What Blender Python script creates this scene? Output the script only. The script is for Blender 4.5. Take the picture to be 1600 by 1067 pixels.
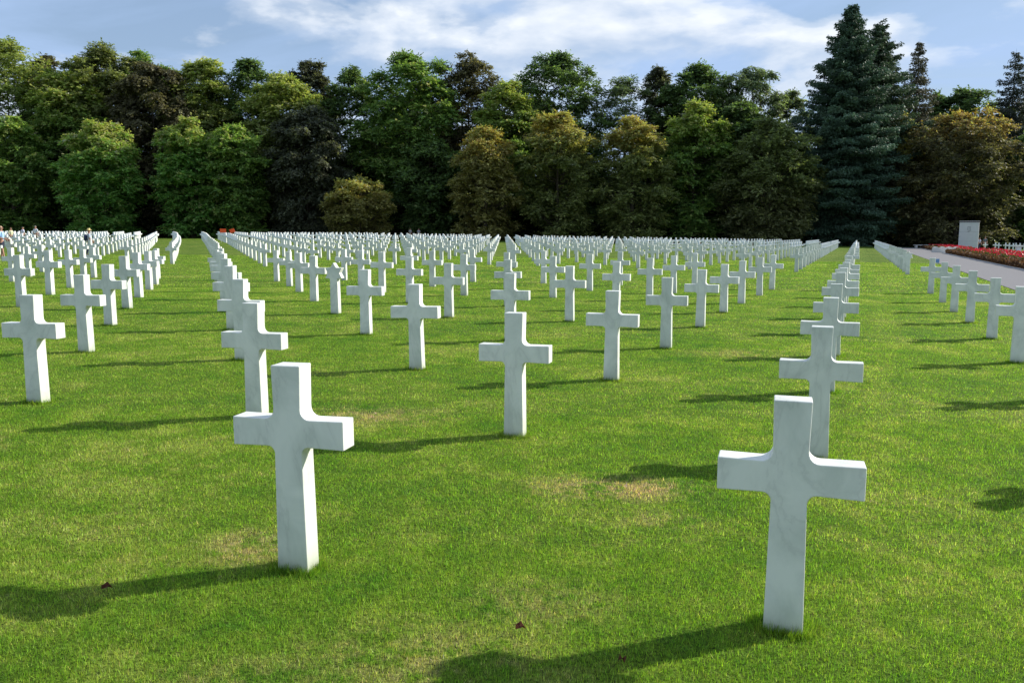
import bpy, bmesh, math, random
import numpy as np
from mathutils import Vector, Matrix

for o in list(bpy.data.objects): bpy.data.objects.remove(o, do_unlink=True)
SC = bpy.context.scene
COL = SC.collection
R = math.radians
rng = np.random.default_rng(7)

# ------------------------------------------------------------------ camera
CAM_H = 1.79
FPX = 1330.0
PITCH = math.atan(178/1330)
cd = bpy.data.cameras.new("camera"); cam = bpy.data.objects.new("camera", cd); COL.objects.link(cam)
cam.location = (0, 0, CAM_H); cam.rotation_euler = (R(90)-PITCH, 0, 0)
cd.sensor_width = 36; cd.lens = FPX/1600*36; cd.clip_end = 3000; cd.clip_start = .05
SC.camera = cam

# ------------------------------------------------------------------ sky, sun, exposure
SUN_EL, SUN_AZ = R(29), R(22)            # azimuth measured from +x towards +y
sv = Vector((math.cos(SUN_AZ)*math.cos(SUN_EL), math.sin(SUN_AZ)*math.cos(SUN_EL), math.sin(SUN_EL)))
w = bpy.data.worlds.new("World"); SC.world = w; w.use_nodes = True
nt = w.node_tree; nt.nodes.clear()
def N(nt, t, **k):
    n = nt.nodes.new(t)
    for a, v in k.items(): setattr(n, a, v)
    return n
def LK(nt, a, b): nt.links.new(a, b)
def MATH(nt, op, a, b=None, c=None, clamp=False):
    n = N(nt, 'ShaderNodeMath', operation=op, use_clamp=clamp)
    for i, v in enumerate((a, b, c)):
        if v is None: continue
        if isinstance(v, (int, float)): n.inputs[i].default_value = v
        else: LK(nt, v, n.inputs[i])
    return n.outputs[0]
def RAMP(nt, fac, stops, interp='LINEAR'):
    n = N(nt, 'ShaderNodeValToRGB'); n.color_ramp.interpolation = interp
    e = n.color_ramp.elements
    while len(e) < len(stops): e.new(.5)
    for i, (p, c) in enumerate(stops):
        e[i].position = p; e[i].color = (c, c, c, 1) if isinstance(c, (int, float)) else (*c, 1)
    LK(nt, fac, n.inputs[0]); return n.outputs[0]
def MIX(nt, fac, a, b, mode='MIX'):
    n = N(nt, 'ShaderNodeMix', data_type='RGBA', blend_type=mode)
    for s, v in ((n.inputs[0], fac), (n.inputs[6], a), (n.inputs[7], b)):
        if isinstance(v, (int, float)): s.default_value = v
        elif isinstance(v, tuple): s.default_value = (*v, 1)
        else: LK(nt, v, s)
    return n.outputs[2]
def NOISE(nt, vec, scale, detail=4, rough=.5, dist=0):
    n = N(nt, 'ShaderNodeTexNoise'); n.inputs['Scale'].default_value = scale
    n.inputs['Detail'].default_value = detail; n.inputs['Roughness'].default_value = rough
    n.inputs['Distortion'].default_value = dist
    if vec is not None: LK(nt, vec, n.inputs['Vector'])
    return n.outputs[0]
SKY_STR = .066
sky = N(nt, 'ShaderNodeTexSky', sky_type='NISHITA'); sky.sun_disc = False
sky.sun_elevation = SUN_EL; sky.sun_rotation = R(90)-SUN_AZ
sky.air_density = 1.1; sky.dust_density = .6; sky.ozone_density = 1.5
tc = N(nt, 'ShaderNodeTexCoord'); sep = N(nt, 'ShaderNodeSeparateXYZ'); LK(nt, tc.outputs['Generated'], sep.inputs[0])
# clouds lie on a flat layer high above: direction / height
zc = MATH(nt, 'MAXIMUM', sep.outputs[2], .03)
cx = MATH(nt, 'DIVIDE', sep.outputs[0], zc); cy = MATH(nt, 'DIVIDE', sep.outputs[1], zc)
comb = N(nt, 'ShaderNodeCombineXYZ'); LK(nt, cx, comb.inputs[0]); LK(nt, cy, comb.inputs[1])
mp = N(nt, 'ShaderNodeMapping'); mp.inputs['Location'].default_value = (3.1, 1.7, 0); mp.inputs['Scale'].default_value = (.55, .42, 1)
LK(nt, comb.outputs[0], mp.inputs[0])
n1 = NOISE(nt, mp.outputs[0], 1.0, 9, .58, .6)
mp2 = N(nt, 'ShaderNodeMapping'); mp2.inputs['Scale'].default_value = (5.0, 5.0, 13); mp2.inputs['Location'].default_value = (.3, 0, .6)
LK(nt, tc.outputs['Generated'], mp2.inputs[0])
n2 = NOISE(nt, mp2.outputs[0], 1.0, 10, .54, .12)
mp4 = N(nt, 'ShaderNodeMapping'); mp4.inputs['Scale'].default_value = (5.0, 5.0, 13); mp4.inputs['Location'].default_value = (.36, 0, .78)
LK(nt, tc.outputs['Generated'], mp4.inputs[0]); n3 = NOISE(nt, mp4.outputs[0], 1.0, 6, .5, .12)
relief = MATH(nt, 'ADD', MATH(nt, 'MULTIPLY', MATH(nt, 'SUBTRACT', n2, n3), 5.0), .55, clamp=True)
# broad cumulus bank ahead and to the right of the view, thinner veil elsewhere
vd = N(nt, 'ShaderNodeVectorMath', operation='DISTANCE'); LK(nt, tc.outputs['Generated'], vd.inputs[0])
mp3 = N(nt, 'ShaderNodeMapping'); mp3.inputs['Scale'].default_value = (1, 1, 2.2); LK(nt, tc.outputs['Generated'], mp3.inputs[0])
LK(nt, mp3.outputs[0], vd.inputs[0]); vd.inputs[1].default_value = (.10, .97, .50)
bank = MATH(nt, 'SUBTRACT', .13, MATH(nt, 'MULTIPLY', vd.outputs['Value'], .55))
cl = MATH(nt, 'ADD', n2, MATH(nt, 'MAXIMUM', bank, .0))
puff = RAMP(nt, cl, [(.47, 0.), (.54, .35), (.60, .75), (.68, 1.)], 'EASE')
veil = RAMP(nt, n1, [(.34, .5), (.62, .95)])
CLD = 9.8
hsv = N(nt, 'ShaderNodeHueSaturation'); hsv.inputs['Saturation'].default_value = 1.1; LK(nt, sky.outputs[0], hsv.inputs['Color'])
c1 = MIX(nt, veil, hsv.outputs[0], (CLD*.52, CLD*.72, CLD*1.08))
cc2 = MIX(nt, relief, (CLD*.62, CLD*.76, CLD*.98), (CLD*1.08, CLD*1.14, CLD*1.22)); c2 = MIX(nt, puff, c1, cc2)
bg = N(nt, 'ShaderNodeBackground'); bg.inputs[1].default_value = SKY_STR; LK(nt, c2, bg.inputs[0])
wo = N(nt, 'ShaderNodeOutputWorld'); LK(nt, bg.outputs[0], wo.inputs[0])

sl = bpy.data.lights.new("sun", 'SUN'); sl.energy = 5.0; sl.angle = R(.5); sl.color = (1, .95, .86)
so = bpy.data.objects.new("sun", sl); COL.objects.link(so); so.rotation_euler = sv.to_track_quat('Z', 'Y').to_euler()
SC.view_settings.view_transform = 'Standard'; SC.view_settings.look = 'None'
SC.view_settings.exposure = 0.45; SC.view_settings.gamma = 1
SC.cycles.max_bounces = 8; SC.cycles.transparent_max_bounces = 8

# ------------------------------------------------------------------ terrain
def gz(x, y):
    x = np.asarray(x, float); y = np.asarray(y, float)
    xe = np.where(x > -20, x, -20+(x+20)*.25)
    ss = lambda t: np.clip(t, 0, 1)**2*(3-2*np.clip(t, 0, 1))
    return -.016*xe-.0027*np.maximum(0, y-25)-.2*ss((y-19)/10)*ss((-x-3)/6)*(1-ss((y-55)/30))
def g(x, y): return float(gz(x, y))

def tag(o, label=None, cat=None, group=None, kind=None):
    if label: o['label'] = label
    if cat: o['category'] = cat
    if group: o['group'] = group
    if kind: o['kind'] = kind
    return o
def npmesh(name, V, F, mat, cols=None, smooth=False, parent=None, k=None):
    """V (n,3), F (m,k) uniform polygons"""
    me = bpy.data.meshes.new(name); V = np.asarray(V, np.float32); F = np.asarray(F, np.int32)
    k = F.shape[1]; m = len(F)
    me.vertices.add(len(V)); me.vertices.foreach_set('co', V.ravel())
    me.loops.add(m*k); me.loops.foreach_set('vertex_index', F.ravel())
    me.polygons.add(m); me.polygons.foreach_set('loop_start', np.arange(0, m*k, k, dtype=np.int32))
    me.polygons.foreach_set('loop_total', np.full(m, k, np.int32))
    if smooth: me.polygons.foreach_set('use_smooth', np.ones(m, bool))
    me.update(calc_edges=True)
    if cols is not None:
        ca = me.color_attributes.new('Col', 'FLOAT_COLOR', 'POINT')
        c = np.ones((len(V), 4), np.float32); c[:, :3] = cols; ca.data.foreach_set('color', c.ravel())
    if mat: me.materials.append(mat)
    o = bpy.data.objects.new(name, me); COL.objects.link(o)
    if parent: o.parent = parent
    return o
def empty(name, loc, rz=0):
    o = bpy.data.objects.new(name, None); COL.objects.link(o); o.location = loc; o.rotation_euler = (0, 0, rz)
    o.empty_display_size = .2; return o
def bmobj(name, bm, mat, parent=None, smooth=False):
    me = bpy.data.meshes.new(name); bm.normal_update(); bm.to_mesh(me); bm.free()
    if smooth:
        for p in me.polygons: p.use_smooth = True
    for m in (mat if isinstance(mat, (list, tuple)) else [mat]): me.materials.append(m)
    o = bpy.data.objects.new(name, me); COL.objects.link(o)
    if parent: o.parent = parent
    return o
def box(bm, c, s, rz=0, bev=0):
    r = bmesh.ops.create_cube(bm, size=1)
    vs = r['verts']
    bmesh.ops.scale(bm, vec=s, verts=vs)
    if bev:
        es = list({e for v in vs for e in v.link_edges})
        q = bmesh.ops.bevel(bm, geom=es, offset=bev, segments=2, affect='EDGES')
        vs = list({v for f in q['faces'] for v in f.verts} | {v for v in vs if v.is_valid})
    bmesh.ops.rotate(bm, cent=(0, 0, 0), matrix=Matrix.Rotation(rz, 3, 'Z'), verts=vs)
    bmesh.ops.translate(bm, vec=c, verts=vs)

# ------------------------------------------------------------------ materials
def mat(name):
    m = bpy.data.materials.new(name); m.use_nodes = True; m.node_tree.nodes.clear()
    nt = m.node_tree; out = N(nt, 'ShaderNodeOutputMaterial'); return m, nt, out
def principled(nt, out, color=None, rough=.6, spec=.5, bump=None, bstr=.3, bdist=.01, **k):
    p = N(nt, 'ShaderNodeBsdfPrincipled')
    if isinstance(color, tuple): p.inputs['Base Color'].default_value = (*color, 1)
    elif color is not None: LK(nt, color, p.inputs['Base Color'])
    if isinstance(rough, (int, float)): p.inputs['Roughness'].default_value = rough
    else: LK(nt, rough, p.inputs['Roughness'])
    p.inputs['Specular IOR Level'].default_value = spec
    for a, v in k.items(): p.inputs[a.replace('_', ' ')].default_value = v
    if bump is not None:
        b = N(nt, 'ShaderNodeBump'); b.inputs['Strength'].default_value = bstr; b.inputs['Distance'].default_value = bdist
        LK(nt, bump, b.inputs['Height']); LK(nt, b.outputs[0], p.inputs['Normal'])
    LK(nt, p.outputs[0], out.inputs[0]); return p
def simple(name, col, rough=.7, var=.15, scale=8, spec=.3, bstr=.2, bdist=.01):
    m, nt, out = mat(name)
    t = N(nt, 'ShaderNodeTexCoord')
    n = NOISE(nt, t.outputs['Object'], scale, 5, .6)
    c = MIX(nt, n, tuple(v*(1-var) for v in col), tuple(min(1, v*(1+var)) for v in col))
    principled(nt, out, c, rough, spec, n, bstr, bdist); return m

# lawn colour shared by ground sheet and blades: world position noise
DRY = [(.70, 5.75, .62, .30, .9), (-1.45, 4.55, .30, .30, .6), (-1.35, 7.9, .8, .45, .55), (-4.6, 6.6, .6, .4, .6), (-.35, 3.35, .6, .35, .35), (.15, 3.9, .4, .3, .35), (-2.6, 3.2, .5, .25, .3), (-.95, 3.15, .5, .2, .35), (.95,5.1,.3,.2,.4), (2.9,3.6,.5,.3,.3), (3.4, 12.4, 1.0, .5, .4)]
def lawn_color(nt, bright=1.0):
    geo = N(nt, 'ShaderNodeNewGeometry'); P = geo.outputs['Position']
    a = NOISE(nt, P, .55, 5, .62); b = NOISE(nt, P, 2.6, 4, .6); c = NOISE(nt, P, 14, 3, .6)
    s = MATH(nt, 'ADD', MATH(nt, 'MULTIPLY', a, .45), MATH(nt, 'ADD', MATH(nt, 'MULTIPLY', b, .35), MATH(nt, 'MULTIPLY', c, .2)))
    B = bright
    base = RAMP(nt, s, [(.38, (.070*B, .155*B, .012*B)), (.50, (.128*B, .205*B, .018*B)), (.60, (.215*B, .262*B, .045*B))])
    dry = None
    for (x, y, rx, ry, k) in DRY:
        v = N(nt, 'ShaderNodeVectorMath', operation='SUBTRACT'); LK(nt, P, v.inputs[0]); v.inputs[1].default_value = (x, y, 0)
        v2 = N(nt, 'ShaderNodeVectorMath', operation='MULTIPLY'); LK(nt, v.outputs[0], v2.inputs[0]); v2.inputs[1].default_value = (1/rx, 1/ry, 0)
        l = N(nt, 'ShaderNodeVectorMath', operation='LENGTH'); LK(nt, v2.outputs[0], l.inputs[0])
        q = MATH(nt, 'MULTIPLY', MATH(nt, 'SUBTRACT', 1.25, l.outputs['Value'], clamp=True), k)
        dry = q if dry is None else MATH(nt, 'MAXIMUM', dry, q)
    d = MATH(nt, 'MULTIPLY', MATH(nt, 'MULTIPLY', dry, 1.3), RAMP(nt, MATH(nt, 'ADD', MATH(nt, 'MULTIPLY', b, .5), MATH(nt, 'MULTIPLY', c, .5)), [(.42, 0.), (.56, 1.)]), clamp=True)
    d2 = RAMP(nt, MATH(nt, 'ADD', MATH(nt, 'MULTIPLY', a, .5), MATH(nt, 'MULTIPLY', c, .5)), [(.56, 0.), (.70, .3)])
    d = MATH(nt, 'MAXIMUM', d, d2)
    return MIX(nt, d, base, (.36*B, .27*B, .13*B)), P, d

m_ground, nt, out = mat('lawn')
col, P, dryv = lawn_color(nt, 1.42)
cd_ = N(nt, 'ShaderNodeCameraData')
nf = NOISE(nt, P, 60, 4, .7); nm = NOISE(nt, P, 9, 6, .75)
# mown ground between blades: brown thatch near; sheet reads as grass farther off where blades are sparse
th = RAMP(nt, nf, [(.35, .12), (.65, .95)])
colg = MIX(nt, 1.0, col, th, 'MULTIPLY')
th2 = RAMP(nt, nm, [(.32, .72), (.68, 1.2)]); colg = MIX(nt, 1.0, colg, th2, 'MULTIPLY')
bmpv = MATH(nt, 'ADD', nf, MATH(nt, 'MULTIPLY', nm, 2.))
principled(nt, out, colg, .9, .1, bmpv, .6, .04)

m_blade, nt, out = mat('grass_blade')
col, P, dryv = lawn_color(nt, 1.72)
at = N(nt, 'ShaderNodeVertexColor', layer_name='Col'); cc = MIX(nt, 1.0, col, at.outputs[0], 'MULTIPLY')
d = N(nt, 'ShaderNodeBsdfPrincipled'); LK(nt, cc, d.inputs['Base Color']); d.inputs['Roughness'].default_value = .55; d.inputs['Specular IOR Level'].default_value = .25
tr = N(nt, 'ShaderNodeBsdfTranslucent'); c3 = MIX(nt, 1.0, cc, (1.1, 1.25, .5), 'MULTIPLY'); LK(nt, c3, tr.inputs[0])
mx = N(nt, 'ShaderNodeMixShader'); mx.inputs[0].default_value = .48; LK(nt, d.outputs[0], mx.inputs[1]); LK(nt, tr.outputs[0], mx.inputs[2]); LK(nt, mx.outputs[0], out.inputs[0])

def leafmat(name, trans=.35, rough=.55, tint=(1.15, 1.2, .6)):
    m, nt, out = mat(name)
    at = N(nt, 'ShaderNodeVertexColor', layer_name='Col')
    d = N(nt, 'ShaderNodeBsdfPrincipled'); LK(nt, at.outputs[0], d.inputs['Base Color']); d.inputs['Roughness'].default_value = rough; d.inputs['Specular IOR Level'].default_value = .25
    tr = N(nt, 'ShaderNodeBsdfTranslucent'); c3 = MIX(nt, 1.0, at.outputs[0], tint, 'MULTIPLY'); LK(nt, c3, tr.inputs[0])
    mx = N(nt, 'ShaderNodeMixShader'); mx.inputs[0].default_value = trans
    LK(nt, d.outputs[0], mx.inputs[1]); LK(nt, tr.outputs[0], mx.inputs[2]); LK(nt, mx.outputs[0], out.inputs[0]); return m
m_leaf = leafmat('broad_leaves', .5)
m_needle = leafmat('needles', .2, .6, (1, 1.1, .9))
m_rose = leafmat('rose_petals', .3, .5, (1.1, .6, .8))
m_bark = simple('bark', (.075, .06, .045), .9, .4, 6, .1, .8, .05)

m_marble, nt, out = mat('white_marble')
t = N(nt, 'ShaderNodeTexCoord'); oi = N(nt, 'ShaderNodeObjectInfo')
off = N(nt, 'ShaderNodeVectorMath', operation='ADD'); LK(nt, t.outputs['Object'], off.inputs[0])
sc_ = N(nt, 'ShaderNodeVectorMath', operation='SCALE'); sc_.inputs[0].default_value = (37, 91, 53); LK(nt, oi.outputs['Random'], sc_.inputs['Scale']); LK(nt, sc_.outputs[0], off.inputs[1])
mpm = N(nt, 'ShaderNodeMapping'); mpm.inputs['Rotation'].default_value = (0, .7, .5); mpm.inputs['Scale'].default_value = (1.5, .9, .55); LK(nt, off.outputs[0], mpm.inputs[0])
v1 = NOISE(nt, mpm.outputs[0], 1.3, 6, .6, 1.6)
vein = MATH(nt, 'ABSOLUTE', MATH(nt, 'SUBTRACT', v1, .5))
veinm = RAMP(nt, vein, [(0., .86), (.02, .95), (.09, 1.)])
cl_ = NOISE(nt, off.outputs[0], 3.0, 5, .6, .8); clm = RAMP(nt, cl_, [(.32, (.64, .66, .605)), (.62, (.80, .80, .745))])
c = MIX(nt, 1.0, clm, veinm, 'MULTIPLY'); c = MIX(nt, 1.0, c, RAMP(nt, oi.outputs['Random'], [(0., (.86, .88, .86)), (.5, (.97, .97, .95)), (1., (1., 1., 1.))]), 'MULTIPLY')
# grey weather stain and filled slot near the foot, on the stone itself
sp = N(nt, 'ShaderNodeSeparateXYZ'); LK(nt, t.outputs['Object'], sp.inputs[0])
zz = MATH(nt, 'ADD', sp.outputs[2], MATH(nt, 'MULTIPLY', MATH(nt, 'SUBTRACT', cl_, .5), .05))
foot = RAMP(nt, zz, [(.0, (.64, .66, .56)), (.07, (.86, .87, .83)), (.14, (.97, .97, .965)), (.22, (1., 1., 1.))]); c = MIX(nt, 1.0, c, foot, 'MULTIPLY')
fine = NOISE(nt, t.outputs['Object'], 60, 3, .6)
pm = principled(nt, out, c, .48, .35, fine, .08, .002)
pm.inputs['Subsurface Weight'].default_value = .12; pm.inputs['Subsurface Radius'].default_value = (.02, .018, .014); pm.inputs['Subsurface Scale'].default_value = .5

m_asphalt = simple('asphalt', (.20, .193, .195), .95, .12, 25, .1, .4, .01)
m_kerb = simple('kerb_stone', (.33, .33, .33), .8, .15, 10)
m_stone = simple('grey_stone', (.56, .56, .56), .8, .1, 3)
m_pale = simple('pale_stone', (.55, .54, .50), .8, .1, 4)
m_dark = simple('dark_joint', (.09, .09, .095), .9, .1, 4)
m_soil = simple('soil', (.06, .045, .03), .95, .3, 5)
m_skin = simple('skin', (.42, .22, .15), .6, .05, 10)

# ------------------------------------------------------------------ lawn sheet
xs = np.unique(np.concatenate([np.arange(-400, 401, 20.), np.arange(-60, 0, 1.25), np.arange(0, 81, 5.)])); ys = np.unique(np.concatenate([np.arange(-40, 601, 20.), np.arange(-5, 15, 5.), np.arange(15, 90, 1.25), np.arange(90, 141, 5.)]))
X, Y = np.meshgrid(xs, ys); V = np.stack([X.ravel(), Y.ravel(), gz(X, Y).ravel()], 1)
nx = len(xs); ii, jj = np.meshgrid(np.arange(nx-1), np.arange(len(ys)-1)); b0 = (jj*nx+ii).ravel()
lawn = npmesh('lawn', V, np.stack([b0, b0+1, b0+nx+1, b0+nx], 1), m_ground); tag(lawn, 'mown green lawn with dry straw patches under the crosses', 'lawn', kind='structure')

# ------------------------------------------------------------------ lattice of headstones
FIX = {(-1,0):(-1.14,4.23),(0,-1):(1.22,3.63),(0,0):(.01,7.16),(1,-1):(2.42,6.58),(0,1):(-1.21,10.54),(1,0):(1.17,9.98),(0,2):(-2.42,13.9),(2,0):(2.33,12.81),(3,0):(3.49,15.72),(4,0):(4.65,18.66),(5,0):(5.72,21.2),(2,1):(1.10,16.35),(1,2):(-1.26,16.70),(0,3):(-3.57,17.05),(0,4):(-4.67,19.95),(0,5):(-5.78,23.0),(0,6):(-6.9,26.3),(0,7):(-8.2,29.6),
 (-2,2):(-4.71,8.23),(-2,3):(-5.86,11.52),(-2,4):(-6.95,14.56),(-2,5):(-7.95,17.45),(-2,6):(-8.95,20.3),(-2,7):(-10.1,23.6),(-2,8):(-11.3,26.9),(-2,9):(-12.6,30.2),
 (4,-2):(7.15,11.9),(5,-2):(8.33,14.66),(6,-2):(9.36,17.31),(7,-2):(10.32,19.8),(8,-2):(11.41,22.5),(9,-2):(12.72,25.84),
 (-1,1):(-2.40,7.75),(-1,2):(-3.57,11.06),(-1,3):(-4.72,14.2),(-1,4):(-5.77,17.1),(-1,5):(-6.80,20.0),(-1,6):(-7.9,23.1),(-1,7):(-9.0,26.2),(-1,8):(-10.2,29.4),
 (2,-2):(4.85,6.1),(3,-2):(6.15,9.25),(2,-1):(3.55,9.45),(3,-1):(4.70,12.3),(4,-1):(5.87,15.2),(5,-1):(6.96,17.9),(6,-1):(8.14,20.8),(7,-1):(9.27,23.6),(8,-1):(10.5,26.6),(1,1):(-.04,13.4),(2,2):(-.1,19.3),(3,3):(-.17,24.9)}
KM = np.array(list(FIX), float); KP = np.array(list(FIX.values()))
VA, VBv = np.array([1.16, 2.87]), np.array([-1.15, 3.05])
def pos1(m, n):
    if (m, n) in FIX: return FIX[(m, n)]
    d = np.array([m, n])-KM; w_ = 1/((d**2).sum(1))**2
    q = KP+d[:, :1]*VA+d[:, 1:]*VBv
    return tuple((w_[:, None]*q).sum(0)/w_.sum())
def theta(x, y):
    q = 1+max(0, y-15)/15
    t_ = 15.5+(1.5*x/q if x > 0 else .45*x/q)
    return max(7, min(29, t_))
def topix(x, y, z):
    zc = z-CAM_H; fy = y*math.cos(PITCH)-zc*math.sin(PITCH); uy = y*math.sin(PITCH)+zc*math.cos(PITCH)
    if fy < .1: return None
    return 800+FPX*x/fy, 533.5-FPX*uy/fy
stones = []   # (x,y,theta,row,plot)
for m in range(-14, 22):
    for n in range(-14, 22):
        s = m+n
        x, y = pos1(m, n)
        if y < 1.5 or y > 27.8+max(0, -x)*.33: continue
        if x < -.66*y-1.5: continue
        lim = .4*y+5.0   # path on the right
        if x > lim-.6: continue
        stones.append((x, y, s, 1))
# reject any doubles from extrapolation
st = []
for s in stones:
    if all((s[0]-q[0])**2+(s[1]-q[1])**2 > 1.9 for q in st): st.append(s)
stones = st
a_ = np.array([1.16, 2.87]); b_ = np.array([-1.22, 3.29]); r1 = np.array([17.9, 38.6])
for i in range(-60, 60):
    for j in range(-60, 60):
        p = r1+i*a_+j*b_; x, y = p
        if x+.371*y < .3 and y > 40: x = x-.0003*(y-40)**2
        front = 38.3+max(0, -x)*.19
        if y < front or y > 117: continue
        if 83.5 < y+.03*x < 88.5: continue
        if x > .4*y+5.0-.8 or x < -.66*y-1: continue
        stones.append((x, y, (i+j), 2 if y < 86 else 3))
n_main = len(stones)
for i in range(26):                      # plot beyond the flower bed
    for j in range(5):
        x = 60.5+i*1.15+j*.6; y = 97+j*4.2-i*.35
        if x > .66*y+2: continue
        stones.append((x, y, j, 4))

def cross_outline():
    H, AT, AB = 1.07, .795, .652
    ht, hb, hw = .081, .087, .0755       # half widths: top, foot, at the arms
    W_ = .311
    r = .05; pts = []
    def arc(cx, cz, a0, a1, rr, k=5): return [(cx+rr*math.cos(a0+(a1-a0)*i/k), cz+rr*math.sin(a0+(a1-a0)*i/k)) for i in range(k+1)]
    right = [(hb, -.25), (hb-.001, 0)]
    right += arc(hw+.001+r*.8, AB-r*.8, math.pi, math.pi/2, r*.8)
    right += [(W_, AB-.004), (W_, AT+.002)]
    right += arc(hw+r, AT+r, -math.pi/2, -math.pi, r, 6)
    right += [(ht, H)]
    left = [(-x, z) for x, z in reversed(right)]
    return right+left
def cross_mesh(name, bev=.005, seg=2, T=.125):
    bm = bmesh.new(); o = cross_outline()
    # local: face towards -y, arms along x; cross front at y=0, back at y=T
    f = [bm.verts.new((x, 0, z)) for x, z in o]; bk = [bm.verts.new((x, T, z)) for x, z in o]
    bm.faces.new(f); bm.faces.new(list(reversed(bk)))
    n = len(o)
    for i in range(n): bm.faces.new((f[(i+1) % n], f[i], bk[i], bk[(i+1) % n]))
    bm.normal_update()
    if bev:
        es = [e for e in bm.edges if len(e.link_faces) == 2 and e.calc_face_angle(0) > R(50)]
        bmesh.ops.bevel(bm, geom=es, offset=bev, segments=seg, affect='EDGES', profile=.5)
    bmesh.ops.recalc_face_normals(bm, faces=bm.faces)
    me = bpy.data.meshes.new(name); bm.to_mesh(me); bm.free(); me.materials.append(m_marble); return me
def star_mesh(name, T=.135):
    Rr = .205; zc_ = .845; bm = bmesh.new(); pts = []
    for k in range(12):
        a = math.pi/2+k*math.pi/6; rr = Rr if k % 2 == 0 else Rr*.60
        pts.append((rr*math.cos(a), zc_+rr*math.sin(a)))
    # cut the lowest tip and join the shaft
    o = [(.088, -.25), (.078, zc_-Rr*.60*.9)]
    right = [pts[k] for k in (8, 9, 10, 11)]     # lower right going up
    left = [pts[k] for k in (1, 2, 3, 4)]
    o = [(.088, -.25), (.078, zc_-Rr*.56)]+right[0:4]+[pts[0]]+left+[(-.078, zc_-Rr*.56), (-.088, -.25)]
    f = [bm.verts.new((x, 0, z)) for x, z in o]; bk = [bm.verts.new((x, T, z)) for x, z in o]
    bm.faces.new(f); bm.faces.new(list(reversed(bk))); n = len(o)
    for i in range(n): bm.faces.new((f[(i+1) % n], f[i], bk[i], bk[(i+1) % n]))
    bmesh.ops.recalc_face_normals(bm, faces=bm.faces)
    es = [e for e in bm.edges if len(e.link_faces) == 2 and e.calc_face_angle(0) > R(20)]
    bmesh.ops.bevel(bm, geom=es, offset=.004, segments=2, affect='EDGES')
    bmesh.ops.recalc_face_normals(bm, faces=bm.faces)
    me = bpy.data.meshes.new(name); bm.to_mesh(me); bm.free(); me.materials.append(m_marble); return me
ME_C = cross_mesh('marble_cross'); ME_CF = cross_mesh('marble_cross_plain', .006, 1); ME_S = star_mesh('star_headstone')

NEAR = {(0,-1): 'tallest white marble cross at front right with grey veins down its shaft',
 (-1,0): 'large foreground white marble cross left of centre, its right side sunlit',
 (0,0): 'white marble cross at the photo centre, behind and between the two foreground crosses',
 (-1,1): 'white marble cross partly hidden directly behind the left foreground cross',
 (1,-1): 'white marble cross directly behind the veined cross at front right, its foot hidden',
 (0,1): 'white marble cross directly left of and behind the centre one',
 (1,0): 'white marble cross right of the middle one with a dark stain near its foot',
 (-2,2): 'white marble cross whose left arm tip touches the left edge of the photo',
 (4,-2): 'white marble cross cut in half by the right edge of the photo',
 (5,-2): 'white marble cross just left of the one cut by the right edge',
 (0,2): 'white marble cross just right of and nearer than the star-topped headstone',
 (2,0): 'white marble cross two places right of the middle one, left arm overlapping no other stone',
 (-2,3): 'white marble cross behind the left-edge cross with broad sunlit right flank'}
ORD = ['first', 'second', 'third', 'fourth', 'fifth', 'sixth', 'seventh', 'eighth', 'ninth', 'tenth', 'eleventh', 'twelfth', '13th', '14th', '15th', '16th', '17th', '18th', '19th', '20th', '21st', '22nd', '23rd', '24th', '25th', '26th', '27th', '28th', '29th', '30th']
recs = []
for (x, y, s, plot) in stones:
    zc_ = g(x, y); p = topix(x, y, zc_+.7); 
    if p is None: continue
    margin = 30 if y > 12 else 800
    if p[0] < -margin-20 or p[0] > 1600+margin: continue
    if y < 2.6: continue
    vis = -30 < p[0] < 1630
    recs.append(dict(x=x, y=y, s=s, plot=plot, px=p[0], vis=vis, ax=abs(x), d=math.hypot(x, y)))
recs.sort(key=lambda r: r['d'])
main = [r for r in recs if r['plot'] < 4]
star_at = [(-3.59, 17.08), (17.9, 38.6)]
def is_star(r): return any((r['x']-a)**2+(r['y']-b)**2 < .5 for a, b in star_at)
NIND = 300
indiv = main[:NIND]; restc = main[NIND:]+[r for r in recs if r['plot'] == 4]
rows = {}
for r in indiv: rows.setdefault((r['plot'], r['s']), []).append(r)
rowkeys = {}
for plot in (1, 2, 3):
    ks = sorted(k for k in rows if k[0] == plot)
    for i, k in enumerate(ks): rowkeys[k] = i
inv = {}
for (m, n) in NEAR:
    inv[(m, n)] = pos1(m, n)
for k, rs in rows.items():
    rs.sort(key=lambda r: r['px']); vis = [r for r in rs if r['vis']]
    for r in rs:
        r['ord'] = vis.index(r) if r['vis'] else -1; r['n'] = len(vis); r['ri'] = rowkeys[k]
offc = {}
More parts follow.
